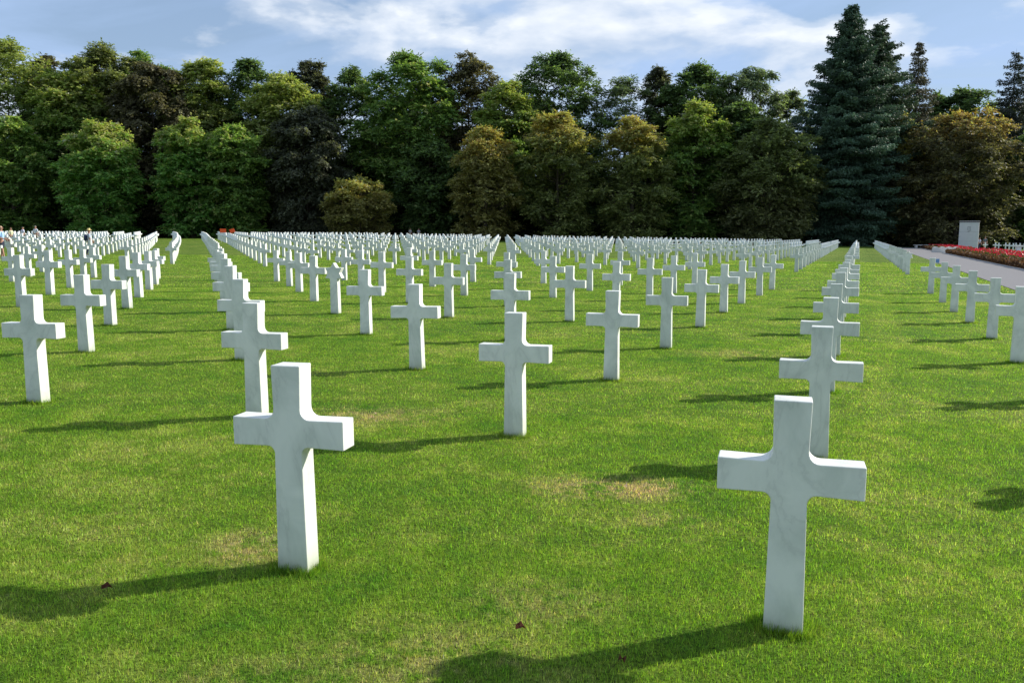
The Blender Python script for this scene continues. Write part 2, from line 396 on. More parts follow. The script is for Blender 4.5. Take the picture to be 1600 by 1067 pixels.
def place_stone(r):
    star = is_star(r)
    if star:
        near = r['plot'] == 1
        o = bpy.data.objects.new('star_headstone', ME_S)
        tag(o, 'white marble headstone topped by a six-pointed star, among the near crosses left of centre' if near else 'small far white star-topped headstone at the near end of the row beside the path', 'headstone', 'white marble headstones')
    else:
        o = bpy.data.objects.new('marble_cross', ME_C if r['d'] < 25 else ME_CF)
        lab = None
        for k, (x, y) in inv.items():
            if (x-r['x'])**2+(y-r['y'])**2 < .3: lab = NEAR[k]
        if lab is None:
            where = 'near plot' if r['plot'] == 1 else ('middle plot' if r['plot'] == 2 else 'farthest plot')
            if not r['vis']:
                side = 'right' if r['px'] > 800 else 'left'; offc[(side, where)] = offc.get((side, where), 0)+1
                lab = 'white marble cross outside the %s photo edge, %s, %s nearest' % (side, where, ORD[offc[(side, where)]-1])
            else:
                lab = '%swhite marble cross, %s, %s row, %s from the left' % ('' if r['plot'] == 1 else 'small ', where, ORD[r['ri']], ORD[r['ord']] if r['ord'] < 30 else '%dth' % (r['ord']+1))
        tag(o, lab, 'cross')
        o['group'] = 'white marble crosses of the near plot' if r['plot'] == 1 else 'small white marble crosses beyond the grass gap'
    COL.objects.link(o)
    j = rng.normal(0, .35, 3)
    th_ = theta(r['x'], r['y'])
    o.location = (r['x'], r['y'], g(r['x'], r['y'])+rng.normal(0, .008)); o.rotation_euler = (R(j[0]*1.2), R(j[1]*1.2), R(-th_+j[2]*1.6))
for r in indiv: place_stone(r)
# the rest of the field as one object
src = cross_mesh('tmp', 0)
sv_ = np.array([v.co[:] for v in src.vertices]); nV = len(sv_)
bm = bmesh.new(); bm.from_mesh(src); bmesh.ops.triangulate(bm, faces=bm.faces); sf = np.array([[v.index for v in f.verts] for f in bm.faces]); bm.free()
VV = []; FF = []
for i, r in enumerate(restc):
    th_ = R(-(theta(r['x'], r['y'])+rng.normal(0, .6))); c_, s_ = math.cos(th_), math.sin(th_)
    q = sv_.copy(); q[:, 0], q[:, 1] = sv_[:, 0]*c_-sv_[:, 1]*s_, sv_[:, 0]*s_+sv_[:, 1]*c_
    VV.append(q+np.array([r['x'], r['y'], g(r['x'], r['y'])])); FF.append(sf+i*nV)
m_marble2 = simple('far_marble', (.72, .74, .70), .5, .03, 1, .35, .0, .001)
o = npmesh('distant_marble_crosses', np.concatenate(VV), np.concatenate(FF), m_marble2)
tag(o, 'hundreds of tiny white marble crosses in the far rows in front of the trees', 'crosses', 'white marble crosses far off', 'stuff')
print('stones', len(indiv), len(restc))

# ------------------------------------------------------------------ grass blades
rings = [(2.0, 4.6, 25000, .0025, .025), (4.6, 8, 11000, .0038, .025), (8, 14, 4600, .0056, .024), (14, 26, 1700, .009, .023), (26, 55, 260, .026, .027)]
VB = []; CB = []
def blades(x, y, w_, h, dark=1.0):
    n = len(x); ang = rng.uniform(0, 2*np.pi, n); la = rng.uniform(0, 2*np.pi, n); lean = np.abs(rng.normal(0, .75, n)).clip(0, 1.4)
    hh = h*rng.uniform(.55, 1.35, n); z = gz(x, y)-.004
    dx, dy = np.cos(ang)*w_/2, np.sin(ang)*w_/2
    tip = np.stack([x+np.cos(la)*hh*np.sin(lean), y+np.sin(la)*hh*np.sin(lean), z+hh*np.cos(lean)], 1)
    A = np.stack([x-dx, y-dy, z], 1); B = np.stack([x+dx, y+dy, z], 1)
    VB.append(np.stack([A, B, tip], 1).reshape(-1, 3))
    v = np.exp(rng.normal(-.05, .5, n)).clip(.25, 2.4); yl = np.clip(rng.normal(0, .13, n), -.2, .6)
    straw = rng.random(n) < .06
    c = np.stack([v*(1+yl), v, v*(1-yl*.3)], 1); c[straw] = c[straw]*np.array([1.9, 1.25, 4.0])
    CB.append(np.repeat(c*dark, 3, 0))
for (y0, y1, den, w_, h) in rings:
    A = .665*(y1*y1-y0*y0)
    n = int(A*den); yy = np.sqrt(rng.uniform(y0*y0, y1*y1, n)); xx = rng.uniform(-.665, .665, n)*yy
    keep = xx < .4*yy+5.35; xx, yy = xx[keep], yy[keep]
    blades(xx, yy, w_, h)
# longer untrimmed tufts at each near foot
for r in indiv:
    if r['d'] > 20: continue
    n = int(1500 if r['d'] < 9 else 500); th_ = R(-theta(r['x'], r['y']))
    a = rng.uniform(-.12, .12, n); t_ = rng.uniform(-.03, .165, n)
    side = rng.integers(0, 4, n); u = np.where(side == 0, rng.uniform(-.11, .11, n), np.where(side == 1, rng.uniform(-.11, .11, n), np.where(side == 2, -.095-np.abs(rng.normal(0, .03, n)), .095+np.abs(rng.normal(0, .03, n)))))
    v = np.where(side == 0, -.008-np.abs(rng.normal(0, .03, n)), np.where(side == 1, .143+np.abs(rng.normal(0, .03, n)), rng.uniform(-.02, .155, n)))
    X_ = r['x']+u*math.cos(th_)-v*math.sin(th_); Y_ = r['y']+u*math.sin(th_)+v*math.cos(th_)
    blades(X_, Y_, .0026 if r['d'] < 9 else .006, .042, .78)
    nf_ = n//4; u = rng.uniform(-.12, .13, nf_); v = -.012-np.abs(rng.normal(0, .022, nf_))
    blades(r['x']+u*math.cos(th_)-v*math.sin(th_), r['y']+u*math.sin(th_)+v*math.cos(th_), .0026 if r['d'] < 9 else .006, .056, .78)
VB = np.concatenate(VB); CB = np.concatenate(CB)
gr = npmesh('grass', VB, np.arange(len(VB)).reshape(-1, 3), m_blade, CB)
tag(gr, 'short green grass blades of the lawn', 'grass', kind='stuff'); print('blades', len(VB)//3)
for (x, y) in ((-1.97, 3.93), (-.02+.05, 3.58), (.45, 3.30)):
    bm = bmesh.new(); n = 9
    c0 = bm.verts.new((0, 0, .012)); ring = [bm.verts.new((  .022*math.cos(k*2*math.pi/n)*(1.5 if k % 3 == 0 else 1),   .016*math.sin(k*2*math.pi/n), .004+.012*((k*7) % 3))) for k in range(n)]
    for k in range(n): bm.faces.new((c0, ring[k], ring[(k+1) % n]))
    bmesh.ops.solidify(bm, geom=bm.faces[:], thickness=.0015)
    l = bmobj('fallen_leaf', bm, simple('dead_leaf', (.16, .055, .03), .8), smooth=False); l.location = (x, y, g(x, y)+.028); l.rotation_euler = (.3, .2, x*3)
    tag(l, {-1.97: 'dark red fallen leaf in the shadow of the left foreground cross', .03: 'small brown fallen leaf on the lawn between the two foreground crosses', .45: 'brown fallen leaf in the shadow of the front right cross'}[round(x, 2)], 'leaf')

# ------------------------------------------------------------------ path, beds
def strip(name, x_off0, x_off1, y0, y1, dz, m, thick=None, slope=.405, step=2.5):
    yy = sorted(set([y0, y1]+[q for q in np.arange(math.ceil(y0/step)*step, y1, step)]+([25.0] if y0 < 25 < y1 else [])))
    V = []; F = []
    for q in yy:
        for xo in (x_off0, x_off1):
            x = slope*q+xo; V.append((x, q, g(x, q)+dz))
    n = len(yy)
    for i in range(n-1): F.append((2*i, 2*i+1, 2*i+3, 2*i+2))
    if thick:
        k = len(V); V += [(a, b, c-thick) for a, b, c in V]
        for i in range(n-1):
            F.append((2*i, 2*i+2, k+2*i+2, k+2*i)); F.append((2*i+3, 2*i+1, k+2*i+1, k+2*i+3))
        F.append((1, 0, k, k+1)); F.append((2*n-2, 2*n-1, k+2*n-1, k+2*n-2))
    return npmesh(name, V, F, m)
tag(strip('asphalt_path', 5.25, 8.85, 5, 131, .012, m_asphalt), 'grey asphalt path curving off to the right of the lawn', 'path', kind='structure')
tag(strip('kerb', 8.855, 8.99, 30, 90.5, .06, m_kerb, .2), 'grey stone kerb between path and flower bed', 'kerb', kind='structure')
tag(strip('far_kerb', 8.855, 8.99, 97.5, 127, .06, m_kerb, .2), 'grey stone kerb along the far flower bed', 'kerb', kind='structure')
tag(strip('bed_soil', 9.0, 14.6, 30, 90, .03, m_soil), 'dark soil of the near rose bed', 'soil', kind='structure')
tag(strip('far_bed_soil', 9.0, 13.4, 98, 126.5, .03, m_soil), 'dark soil of the far rose bed', 'soil', kind='structure')
tag(strip('paved_gap', 8.9, 20, 91, 97, .02, m_kerb), 'grey paving between the two rose beds', 'paving', kind='structure')

def leafcloud(P, D, Nn, L, W, cols):
    """diamond leaves: centres P, long axis D, normal Nn"""
    D = D/np.linalg.norm(D, axis=1, keepdims=True); S = np.cross(D, Nn); S /= (np.linalg.norm(S, axis=1, keepdims=True)+1e-9)
    L = np.asarray(L).reshape(-1, 1); W = np.asarray(W).reshape(-1, 1)
    V = np.stack([P-D*L/2, P+S*W/2, P+D*L/2, P-S*W/2], 1).reshape(-1, 3)
    F = np.arange(len(V)).reshape(-1, 4)
    return V, F, np.repeat(cols, 4, 0)
def bedplants(name, xo0, xo1, y0, y1, h, n, colA, colB, size, label, cat, m, lo=0.0, slope=.405, clump=0):
    y = rng.uniform(y0, y1, n); xo = rng.uniform(xo0, xo1, n); x = slope*y+xo
    prof = .75+.25*np.sin(x*3.1+1.3*np.sin(y*2.3))*np.cos(y*2.7)
    z = gz(x, y)+.03+h*prof*np.where(rng.random(n) < .5, 1, rng.uniform(lo, 1, n))+rng.normal(0, .02, n)
    P = np.stack([x, y, z], 1); D = rng.normal(0, 1, (n, 3)); Nn = rng.normal(0, 1, (n, 3))+np.array([0, 0, .6])
    t_ = rng.random((n, 1)); c = np.array(colA)*(1-t_)+np.array(colB)*t_; c *= rng.uniform(.6, 1.3, (n, 1))
    s_ = size*rng.uniform(.6, 1.3, n); V, F, C = leafcloud(P, D, Nn, s_, s_*.7, c)
    return npmesh(name, V, F, m, C)
HC1, HC2 = (.085, .055, .030), (.15, .065, .045)
for (nm, y0, y1, w1, far) in (('near', 30, 90, 14.6, ''), ('far', 98, 126.5, 13.4, '')):
    k = 1 if nm == 'near' else .4
    o = bedplants('border_hedge', 9.1, 10.1, y0, y1, .42, int(42000*k), HC1, HC2, .11, '', '', m_leaf)
    tag(o, 'low clipped reddish-brown hedge edging the %s rose bed along the path' % nm, 'hedge')
    b = bedplants('rose_bushes', 10.1, w1, y0, y1, .52, int(60000*k), (.045, .085, .02), (.10, .10, .04), .15, '', '', m_leaf)
    tag(b, 'green and bronze rose foliage in the %s bed' % nm, 'rose bushes', kind='stuff')
    f = bedplants('red_roses', 10.2, w1-.1, y0, y1, .62, int(11000*k), (.62, .012, .03), (.7, .03, .10), .13, '', '', m_rose, lo=.6)
    tag(f, 'mass of bright red rose blooms in the %s bed' % nm, 'roses', kind='stuff')

def ground_obj(px_, d):  # world x for picture column at distance d
    return (px_-800)/FPX*d*1.0
# pylon
px, pyy = 60.7, 114.0
py_e = empty('memorial_pylon', (px, pyy, g(px, pyy)-.05), R(-30)); tag(py_e, 'tall grey stone memorial pylon with dark cap standing behind the red roses', 'monument')
bm = bmesh.new()
for k in range(3): box(bm, (0, 0, .62+k*1.235), (2.30, .8, 1.225), bev=.012)
bmobj('shaft', bm, m_stone, py_e)
bm = bmesh.new(); box(bm, (0, 0, 1.9), (2.27, .77, 3.68)); bmobj('joint_core', bm, m_dark, py_e)
bm = bmesh.new(); box(bm, (0, 0, 3.80), (2.42, .92, .13), bev=.015); bmobj('cap', bm, simple('dark_cap', (.13, .11, .12), .7), py_e)
bm = bmesh.new(); box(bm, (0, 0, 3.89), (2.36, .86, .05)); bmobj('coping', bm, m_pale, py_e)
bm = bmesh.new(); box(bm, (0, 0, .1), (2.6, 1.1, .2), bev=.02); bmobj('plinth', bm, m_stone, py_e)
bm = bmesh.new()                       # carved wreath-like emblem of thin strokes
for a, b, c, d_ in ((0, 2.75, .05, .62), (-.17, 2.85, .04, .4), (.17, 2.85, .04, .4), (0, 3.1, .42, .05), (-.06, 2.48, .3, .05), (.1, 2.62, .3, .035)): box(bm, (a, -.405, b), (c, .02, d_))
bmobj('carved_emblem', bm, simple('carving', (.20, .20, .21), .9), py_e)
# steps beside the pylon
def block(name, x, y, s, m, label, cat, rz=0, grp=None, dz=0):
    bm = bmesh.new(); box(bm, (0, 0, s[2]/2), s, bev=.015)
    o = bmobj(name, bm, m); o.location = (x, y, g(x, y)+dz); o.rotation_euler = (0, 0, rz); tag(o, label, cat, grp); return o
for k, nm in enumerate(['leftmost', 'second from left', 'third from left', 'rightmost']):
    x = 46.6+k*1.05; y = 93.3+k*.6
    bm = bmesh.new(); v = [(-.75, -.3, 0), (.75, -.3, 0), (.75, .3, 0), (-.75, .3, 0), (-.65, -.3, .55), (-.35, -.3, .62), (-.35, .3, .62), (-.65, .3, .55)]
    vs = [bm.verts.new(q) for q in v]
    for f in ((0, 1, 5, 4), (1, 2, 6, 5), (2, 3, 7, 6), (3, 0, 4, 7), (4, 5, 6, 7), (3, 2, 1, 0)): bm.faces.new([vs[q] for q in f])
    bmesh.ops.bevel(bm, geom=bm.edges[:], offset=.015, segments=1, affect='EDGES')
    o = bmobj('sloped_stone', bm, m_pale); o.location = (x, y, g(x, y)+.015); o.rotation_euler = (0, 0, R(-10))
    tag(o, 'pale sloping stone slab by the path before the pylon, %s of four' % nm, 'stone slab', 'pale sloping slabs before the pylon')
x_, y_ = 59.6, 124.5
be = empty('stone_bench', (x_, y_, g(x_, y_))); tag(be, 'low pale stone bench at the far end of the path under the trees', 'bench')
bm = bmesh.new(); box(bm, (0, 0, .46), (2.3, .5, .1), bev=.015); bmobj('seat', bm, m_pale, be)
for sx in (-.85, .85):
    bm = bmesh.new(); box(bm, (sx, 0, .205), (.22, .42, .41), bev=.01); bmobj('leg', bm, m_pale, be)
x_, y_ = 56.2, 95.0
tb = empty('stone_table', (x_, y_, g(x_, y_))); tag(tb, 'white stone slab behind the red roses at the right edge', 'stone slab')
bm = bmesh.new(); box(bm, (0, 0, .82), (.95, .6, .14), bev=.02); bmobj('slab_top', bm, m_pale, tb)
bm = bmesh.new(); box(bm, (0, 0, .375), (.5, .35, .75), bev=.02); bmobj('foot', bm, m_stone, tb)
# small blue and white sign seen between crosses on the path side
x_, y_ = 25.9, 52.0
sg = empty('path_sign', (x_, y_, g(x_, y_)), R(-20)); tag(sg, 'small blue sign with white frame beside the asphalt path', 'sign')
bm = bmesh.new(); box(bm, (0, 0, .26), (.24, .03, .28), bev=.006); bmobj('sign_frame', bm, simple('white_frame', (.75, .76, .8), .5), sg)
bm = bmesh.new(); box(bm, (0, -.02, .26), (.18, .012, .22)); bmobj('sign_face', bm, simple('blue_face', (.15, .27, .55), .4), sg)
bm = bmesh.new(); box(bm, (0, .02, .06), (.04, .03, .14)); bmobj('post', bm, m_stone, sg)
# orange barrier boards far left of centre
m_or = simple('orange_board', (.85, .10, .02), .5, .08, 3)
for k, (pxx, wd, tilt, nm) in enumerate(((352, .62, 0, 'flat-topped left one'), (364, .52, .32, 'slanting right one'))):
    d = 92; x_ = ground_obj(pxx, d); e = empty('barrier_board', (x_, d+k*.5, g(x_, d)), R(8))
    tag(e, 'bright orange board showing above the far crosses, %s of the pair' % nm, 'barrier', 'orange boards behind the far crosses')
    bm = bmesh.new(); box(bm, (0, 0, 0), (wd, .04, .42), bev=.01); q = bmobj('board', bm, m_or, e); q.location = (0, 0, 1.25); q.rotation_euler = (0, -tilt, 0)
    for s_ in (-.22, .22):
        bm = bmesh.new(); box(bm, (s_, .05, .68), (.04, .04, 1.36)); bmobj('post', bm, m_pale, e)

# ------------------------------------------------------------------ trees
def tube(pts, rads, seg=7):
    V = []; F = []; pts = [np.array(p, float) for p in pts]
    for i, p in enumerate(pts):
        d = pts[min(i+1, len(pts)-1)]-pts[max(i-1, 0)]; d = d/np.linalg.norm(d)
        u = np.cross(d, [0, 1, .1]); u /= np.linalg.norm(u); v = np.cross(d, u)
        for k in range(seg):
            a = 2*math.pi*k/seg; V.append(p+rads[i]*(u*math.cos(a)+v*math.sin(a)))
    for i in range(len(pts)-1):
        for k in range(seg): F.append((i*seg+k, i*seg+(k+1) % seg, (i+1)*seg+(k+1) % seg, (i+1)*seg+k))
    return np.array(V), np.array(F)
def merge(parts):
    V = []; F = []; o = 0
    for v, f in parts: V.append(v); F.append(f+o); o += len(v)
    return np.concatenate(V), np.concatenate(F)
def desat(c, k=.22):
    l = c@np.array([.25, .65, .10]); return np.clip(c*(1-k)+l[:, None]*k*np.array([1.0, 1.0, .75]), 0, .45)
def prof_broad(t): 
    return np.where(t < .38, .62+.38*np.clip(t/.38, 0, 1), np.sqrt(np.clip(1-((t-.38)/.64)**2, 0.03, 1)))
def world_from_px(pxc, d): return (pxc-800)/FPX*(d*math.cos(PITCH)+1.0*math.sin(PITCH)*0+d*0)*1.0/math.cos(PITCH)
def crown_pos(pxc, top, d):
    t = (533.5-top)/FPX; c, s_ = math.cos(PITCH), math.sin(PITCH)
    z = d*(t*c-s_)/(c+t*s_)
    return (pxc-800)/FPX*(d*c-.7*z*s_), CAM_H+z
def broadleaf(name, pxc, top, wpx, d, cols, label, base=.03, seed=0, dens=1.0, leaf=.42, topcol=None, depth=None, droop=.25, trunk_r=.35, open_=1.0, grp=None, cat='tree'):
    r_ = np.random.default_rng(1000+seed)
    x, top_z = crown_pos(pxc, top-(1 if d > 139 else -5), d); z0 = g(x, d)
    H = top_z-z0; W = wpx/FPX*d; Dp = depth or W*.85
    e = empty(name, (x, d, z0-.05)); tag(e, label, cat, grp)
    # trunk and limbs
    parts = []; bend = r_.normal(0, .35, 2)
    tp = [(bend[0]*t*t, bend[1]*t*t, H*.84*t) for t in np.linspace(0, 1, 8)]
    parts.append(tube(tp, [trunk_r*(1.25 if i == 0 else 1)*(1-.88*i/7) for i in range(8)], 9))
    tall = d > 139; W *= (1.13 if tall else .91); K = int((105 if tall else 80)*dens*(1 if W < 13 else 1.35)); lob = []
    tt = np.linspace(.03, .97, K)+r_.normal(0, .03, K); tt = np.clip(tt, .02, .975)
    for i, t in enumerate(tt):
        a = i*2.399+r_.normal(0, .5); rr = prof_broad(np.array(t))*r_.uniform(.35, 1.03) if t < .9 else r_.uniform(0, .35)*prof_broad(np.array(t))
        lr = r_.uniform(.095, .185)*min(W, H*.7)*(1-.3*t)
        zc_ = base*H+t*(1-base)*H-lr*.35
        c = np.array([math.cos(a)*rr*W/2, math.sin(a)*rr*Dp/2, zc_]); lob.append((c, lr))
        if i % 2 == 0:
            zb = max(H*.06, zc_-abs(rr)*W*.28); bx = tp[min(7, int(zb/H*7.5))]
            s0 = np.array([bx[0], bx[1], zb]); mid = (s0+c)/2+np.array([0, 0, -.03*W])
            parts.append(tube([s0, mid, c*1.0], [trunk_r*.32*(1-.5*t), trunk_r*.2, trunk_r*.05], 5))
            for q in range(2):
                c2 = c+np.clip(r_.normal(0, 1, 3), -1.2, .8)*lr*.5; parts.append(tube([mid, (mid+c2)/2+r_.normal(0, .2, 3), c2], [trunk_r*.13, trunk_r*.08, .015], 4))
    TV, TF = merge(parts); npmesh('trunk', TV, TF, m_bark, parent=e, smooth=True)
    for q in range(int(26*dens)):          # ragged leading shoots
        t = r_.uniform(.45, 1.0); a = r_.uniform(0, 6.283); rr = float(prof_broad(np.array(min(t, .97))))*r_.uniform(.85, 1.12)*(1 if t < .93 else r_.uniform(.1, 1))
        lob.append((np.array([math.cos(a)*rr*W/2, math.sin(a)*rr*Dp/2, base*H+t*(1-base)*H*1.0]), min(W, H*.7)*r_.uniform(.05, .10)))
    P = []; Dd = []; Nn = []; C = []; Ls = []
    S = int(50*open_)
    nl = 10
    for c, lr in lob:
        v = r_.normal(0, 1, (S, 3)); out_ = c*np.array([1, 1, 0]); out_ = out_/(np.linalg.norm(out_)+1e-6)
        v = v/np.linalg.norm(v, axis=1, keepdims=True)+out_*.45+np.array([0, 0, .25]); v /= np.linalg.norm(v, axis=1, keepdims=True)
        rad = lr*r_.uniform(.35, 1.12, (S, 1))**.7
        sc_ = c+v*rad*np.array([1.3, 1.3, .62])
        tw = v*np.array([1, 1, .35])+np.array([0, 0, -droop])+r_.normal(0, .25, (S, 3)); tw /= np.linalg.norm(tw, axis=1, keepdims=True)
        tint = r_.uniform(0, 1, (S, 1)); lum = np.exp(r_.normal(0, .38, (S, 1)))
        side = np.cross(tw, np.array([0, 0, 1.])); side /= (np.linalg.norm(side, axis=1, keepdims=True)+1e-6)
        for q in range(nl):
            along = (q/(nl-1)-.3)*leaf*3.0; sd = (1 if q % 2 else -1)*leaf*r_.uniform(.25, .75, (S, 1))*(1.1-q/nl)
            p = sc_+tw*along+side*sd+r_.normal(0, leaf*.13, (S, 3))
            P.append(p); Dd.append(tw*.6+side*np.sign(sd)*.7+r_.normal(0, .3, (S, 3))); Nn.append(np.array([0, 0, 1.])+v*.5+r_.normal(0, .45, (S, 3)))
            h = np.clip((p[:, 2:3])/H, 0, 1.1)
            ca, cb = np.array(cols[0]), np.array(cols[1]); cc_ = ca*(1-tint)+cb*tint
            if topcol is not None:  # autumn orange on hornbeams; on green trees sunlit tops put into leaf colour
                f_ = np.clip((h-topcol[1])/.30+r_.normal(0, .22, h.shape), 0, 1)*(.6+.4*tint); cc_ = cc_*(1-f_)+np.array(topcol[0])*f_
            C.append(cc_*lum*r_.uniform(.8, 1.2, (S, 1))); Ls.append(leaf*r_.uniform(.7, 1.3, S))
    P = np.concatenate(P); ok = P[:, 2] > .15; L_ = np.concatenate(Ls)[ok]
    V, F, CC = leafcloud(P[ok], np.concatenate(Dd)[ok], np.concatenate(Nn)[ok], L_, L_*.55, desat(np.concatenate(C)[ok]*2.7, .2))
    npmesh('crown', V, F, m_leaf, CC, parent=e); return e
def conifer(name, pxc, top, wpx, d, cols, label, seed=0, cap=1.0, bare=.0, bottom=.04, n=190, leaf=.34, pw=.8, topthin=1.0, lowcol=None, trunk_r=.4, dens=1.0, upturn=.0):
    r_ = np.random.default_rng(5000+seed); x, top_z = crown_pos(pxc, top-4, d); z0 = g(x, d); H = top_z-z0; W = wpx/FPX*d
    e = empty(name, (x, d, z0-.05)); tag(e, label, 'tree')
    parts = [tube([(0, 0, H*t) for t in np.linspace(0, 1, 8)], [trunk_r*(1.02-t) for t in np.linspace(0, 1, 8)], 9)]
    P = []; Dd = []; Nn = []; C = []; Ls = []
    for i in range(n):
        t = (i+.5)/n; t = bottom+(1-bottom)*t**.92
        if t > .985: continue
        if r_.random() < .10: continue
        a = i*2.399+r_.normal(0, .6); L = min(W/2*((1-t)**pw*1.02+.012), W/2*cap)*r_.uniform(.62, 1.16)
        if t < .15: L *= .75+t*1.6
        z = H*t; dr = (-.36+.40*t)*r_.uniform(.3, 1.6)+r_.normal(0, .05); z += r_.normal(0, .25); k = max(5, int(L/.17*dens))
        u = np.linspace(.08, 1, k); dirh = np.array([math.cos(a), math.sin(a), 0]); side = np.array([-math.sin(a), math.cos(a), 0])
        zz_ = z+dr*L*u+upturn*L*u**3+.16*L*u**2
        pc = dirh*(L*u)[:, None]; pc[:, 2] = zz_
        if i % 2 == 0 and L > .5: parts.append(tube([(0, 0, z), pc[k//2], pc[-1]], [.035+L*.012, .03, .012], 4))
        lum0 = r_.uniform(.7, 1.25); ti = r_.random()
        wid = L*.34*np.sqrt(np.clip(1-(u-.35)**2*1.9, .05, 1))*(1.1-u*.75)+.30
        reps = int(5*dens+1) if not bare else 3
        for q in range(reps*2):
            s_ = (q % 2*2-1); off_ = r_.uniform(.05, 1, k)*wid
            p = pc+side*(s_*off_)[:, None]+np.array([0, 0, 1])*(-.14*off_+r_.normal(0, .07, k))[:, None]-np.array([0, 0, 1])*np.abs(r_.normal(0, .28, k))[:, None]+dirh*r_.normal(0, .12, (k, 1))
            P.append(p); Dd.append(dirh*.75+side*s_*.7+np.array([0, 0, -.45])+r_.normal(0, .4, (k, 3))); Nn.append(np.array([0, 0, 1.])+r_.normal(0, .9, (k, 3)))
            tnt = np.clip(ti+r_.normal(0, .2, (k, 1)), 0, 1); cc_ = np.array(cols[0])*(1-tnt)+np.array(cols[1])*tnt
            if lowcol is not None:
                f_ = np.clip((lowcol[1]-t)/.25, 0, 1); cc_ = cc_*(1-f_)+np.array(lowcol[0])*f_*(.7+.6*tnt)
            C.append(cc_*lum0*r_.uniform(.75, 1.25, (k, 1))); Ls.append(leaf*r_.uniform(.7, 1.35, k))
    TV, TF = merge(parts); npmesh('trunk', TV, TF, m_bark, parent=e, smooth=True)
    L_ = np.concatenate(Ls); V, F, CC = leafcloud(np.concatenate(P), np.concatenate(Dd), np.concatenate(Nn), L_, L_*.42, desat(np.concatenate(C)*2.1))
    npmesh('crown', V, F, m_needle, CC, parent=e); return e

DG = ((.026, .050, .014), (.056, .092, .020)); MG = ((.035, .075, .012), (.085, .14, .018)); BG = ((.035, .095, .014), (.085, .185, .022))
CO = ((.036, .034, .018), (.070, .062, .028)); PU = ((.024, .028, .018), (.050, .054, .030)); OL = ((.052, .068, .018), (.105, .118, .028)); YO = ((.075, .070, .018), (.14, .118, .028))
GR = ((.035, .055, .025), (.08, .11, .045)); OB = ((.046, .052, .020), (.088, .092, .034))
YT = ((.16, .22, .02), .66); OT = ((.34, .19, .02), .72); GT = ((.15, .20, .02), .60)  # YT, GT: top sunlight put into green leaf colour; OT: autumn orange leaves
B = broadleaf
# tall back row
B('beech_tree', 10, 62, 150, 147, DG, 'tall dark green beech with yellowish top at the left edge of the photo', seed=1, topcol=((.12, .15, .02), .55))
B('copper_beech_tree', 70, 88, 70, 152, CO, 'thin purple-brown tree top showing between the two leftmost tall green trees', seed=2)
B('beech_tree', 105, 112, 110, 144, MG, 'yellow-green tall tree left of the olive and copper crowns', seed=3, topcol=GT)
B('beech_tree', 160, 73, 120, 148, OL, 'olive tall tree with rounded top, second high top from the left', seed=4)
B('copper_beech_tree', 138, 92, 80, 150, CO, 'copper-brown tree on the left flank of the olive tall tree', seed=5)
B('copper_beech_tree', 238, 95, 105, 143, CO, 'large drooping copper beech above the bright green tree at left', seed=6, droop=.6, open_=1.2)
B('beech_tree', 232, 82, 90, 151, MG, 'dark green top just behind the large copper beech', seed=7)
B('beech_tree', 312, 94, 105, 147, OL, 'yellowish-olive round-topped tall tree right of the copper beech', seed=8, topcol=GT)
B('beech_tree', 392, 90, 100, 149, DG, 'dark green tall tree with ragged top left of the purple-topped pair', seed=9)
B('beech_tree', 445, 118, 110, 143, OL, 'mid-green soft crown below the dark ragged top, left of centre', seed=10, topcol=GT)
B('copper_beech_tree', 486, 92, 62, 151, PU, 'small dark purple-brown top pointing above the left-centre trees', seed=11)
B('beech_tree', 548, 106, 84, 148, DG, 'slender dark tree full of sky gaps left of the big centre tree', seed=12, dens=.7)
B('beech_tree', 638, 83, 130, 145, MG, 'big bright green tree with the highest broad top left of centre', seed=13, open_=1.1)
B('copper_beech_tree', 733, 87, 98, 149, CO, 'brown copper-leaved tall tree right of the big centre tree', seed=14)
B('beech_tree', 790, 125, 84, 142, MG, 'light green tree filling the gap beside the copper tall tree', seed=15, topcol=GT)
B('beech_tree', 868, 85, 132, 149, DG, 'wide dark green tall tree with flat ragged top at centre', seed=16)
B('birch_tree', 975, 116, 96, 150, GR, 'grey-green thin-leaved tree with sky showing through, right of centre', seed=17, dens=.75, leaf=.32)
B('copper_beech_tree', 1030, 106, 60, 152, PU, 'sparse purple-brown top among the right-centre tall trees', seed=18, dens=.8)
B('beech_tree', 1092, 98, 118, 149, DG, 'dark green tall tree second left of the giant spruce', seed=19)
B('birch_tree', 1172, 101, 100, 147, GR, 'pale weeping birch next to the giant spruce', seed=20, droop=.7, leaf=.32, dens=1.05)
B('beech_tree', 1238, 140, 60, 151, GR, 'thin low treetop tucked against the left side of the giant spruce', seed=21, dens=.4)
B('beech_tree', 1510, 138, 90, 152, DG, 'dark green treetop between the thin spruce and the right-edge spruce', seed=22, dens=.7)
B('beech_tree', 1462, 150, 70, 154, DG, 'low dark treetop right behind the thin brown spruce', seed=23, dens=.7)
B('beech_tree', 1400, 175, 80, 141, YO, 'yellow-leaved tree glimpsed right of the giant spruce', seed=24, topcol=((.30, .22, .02), .5))
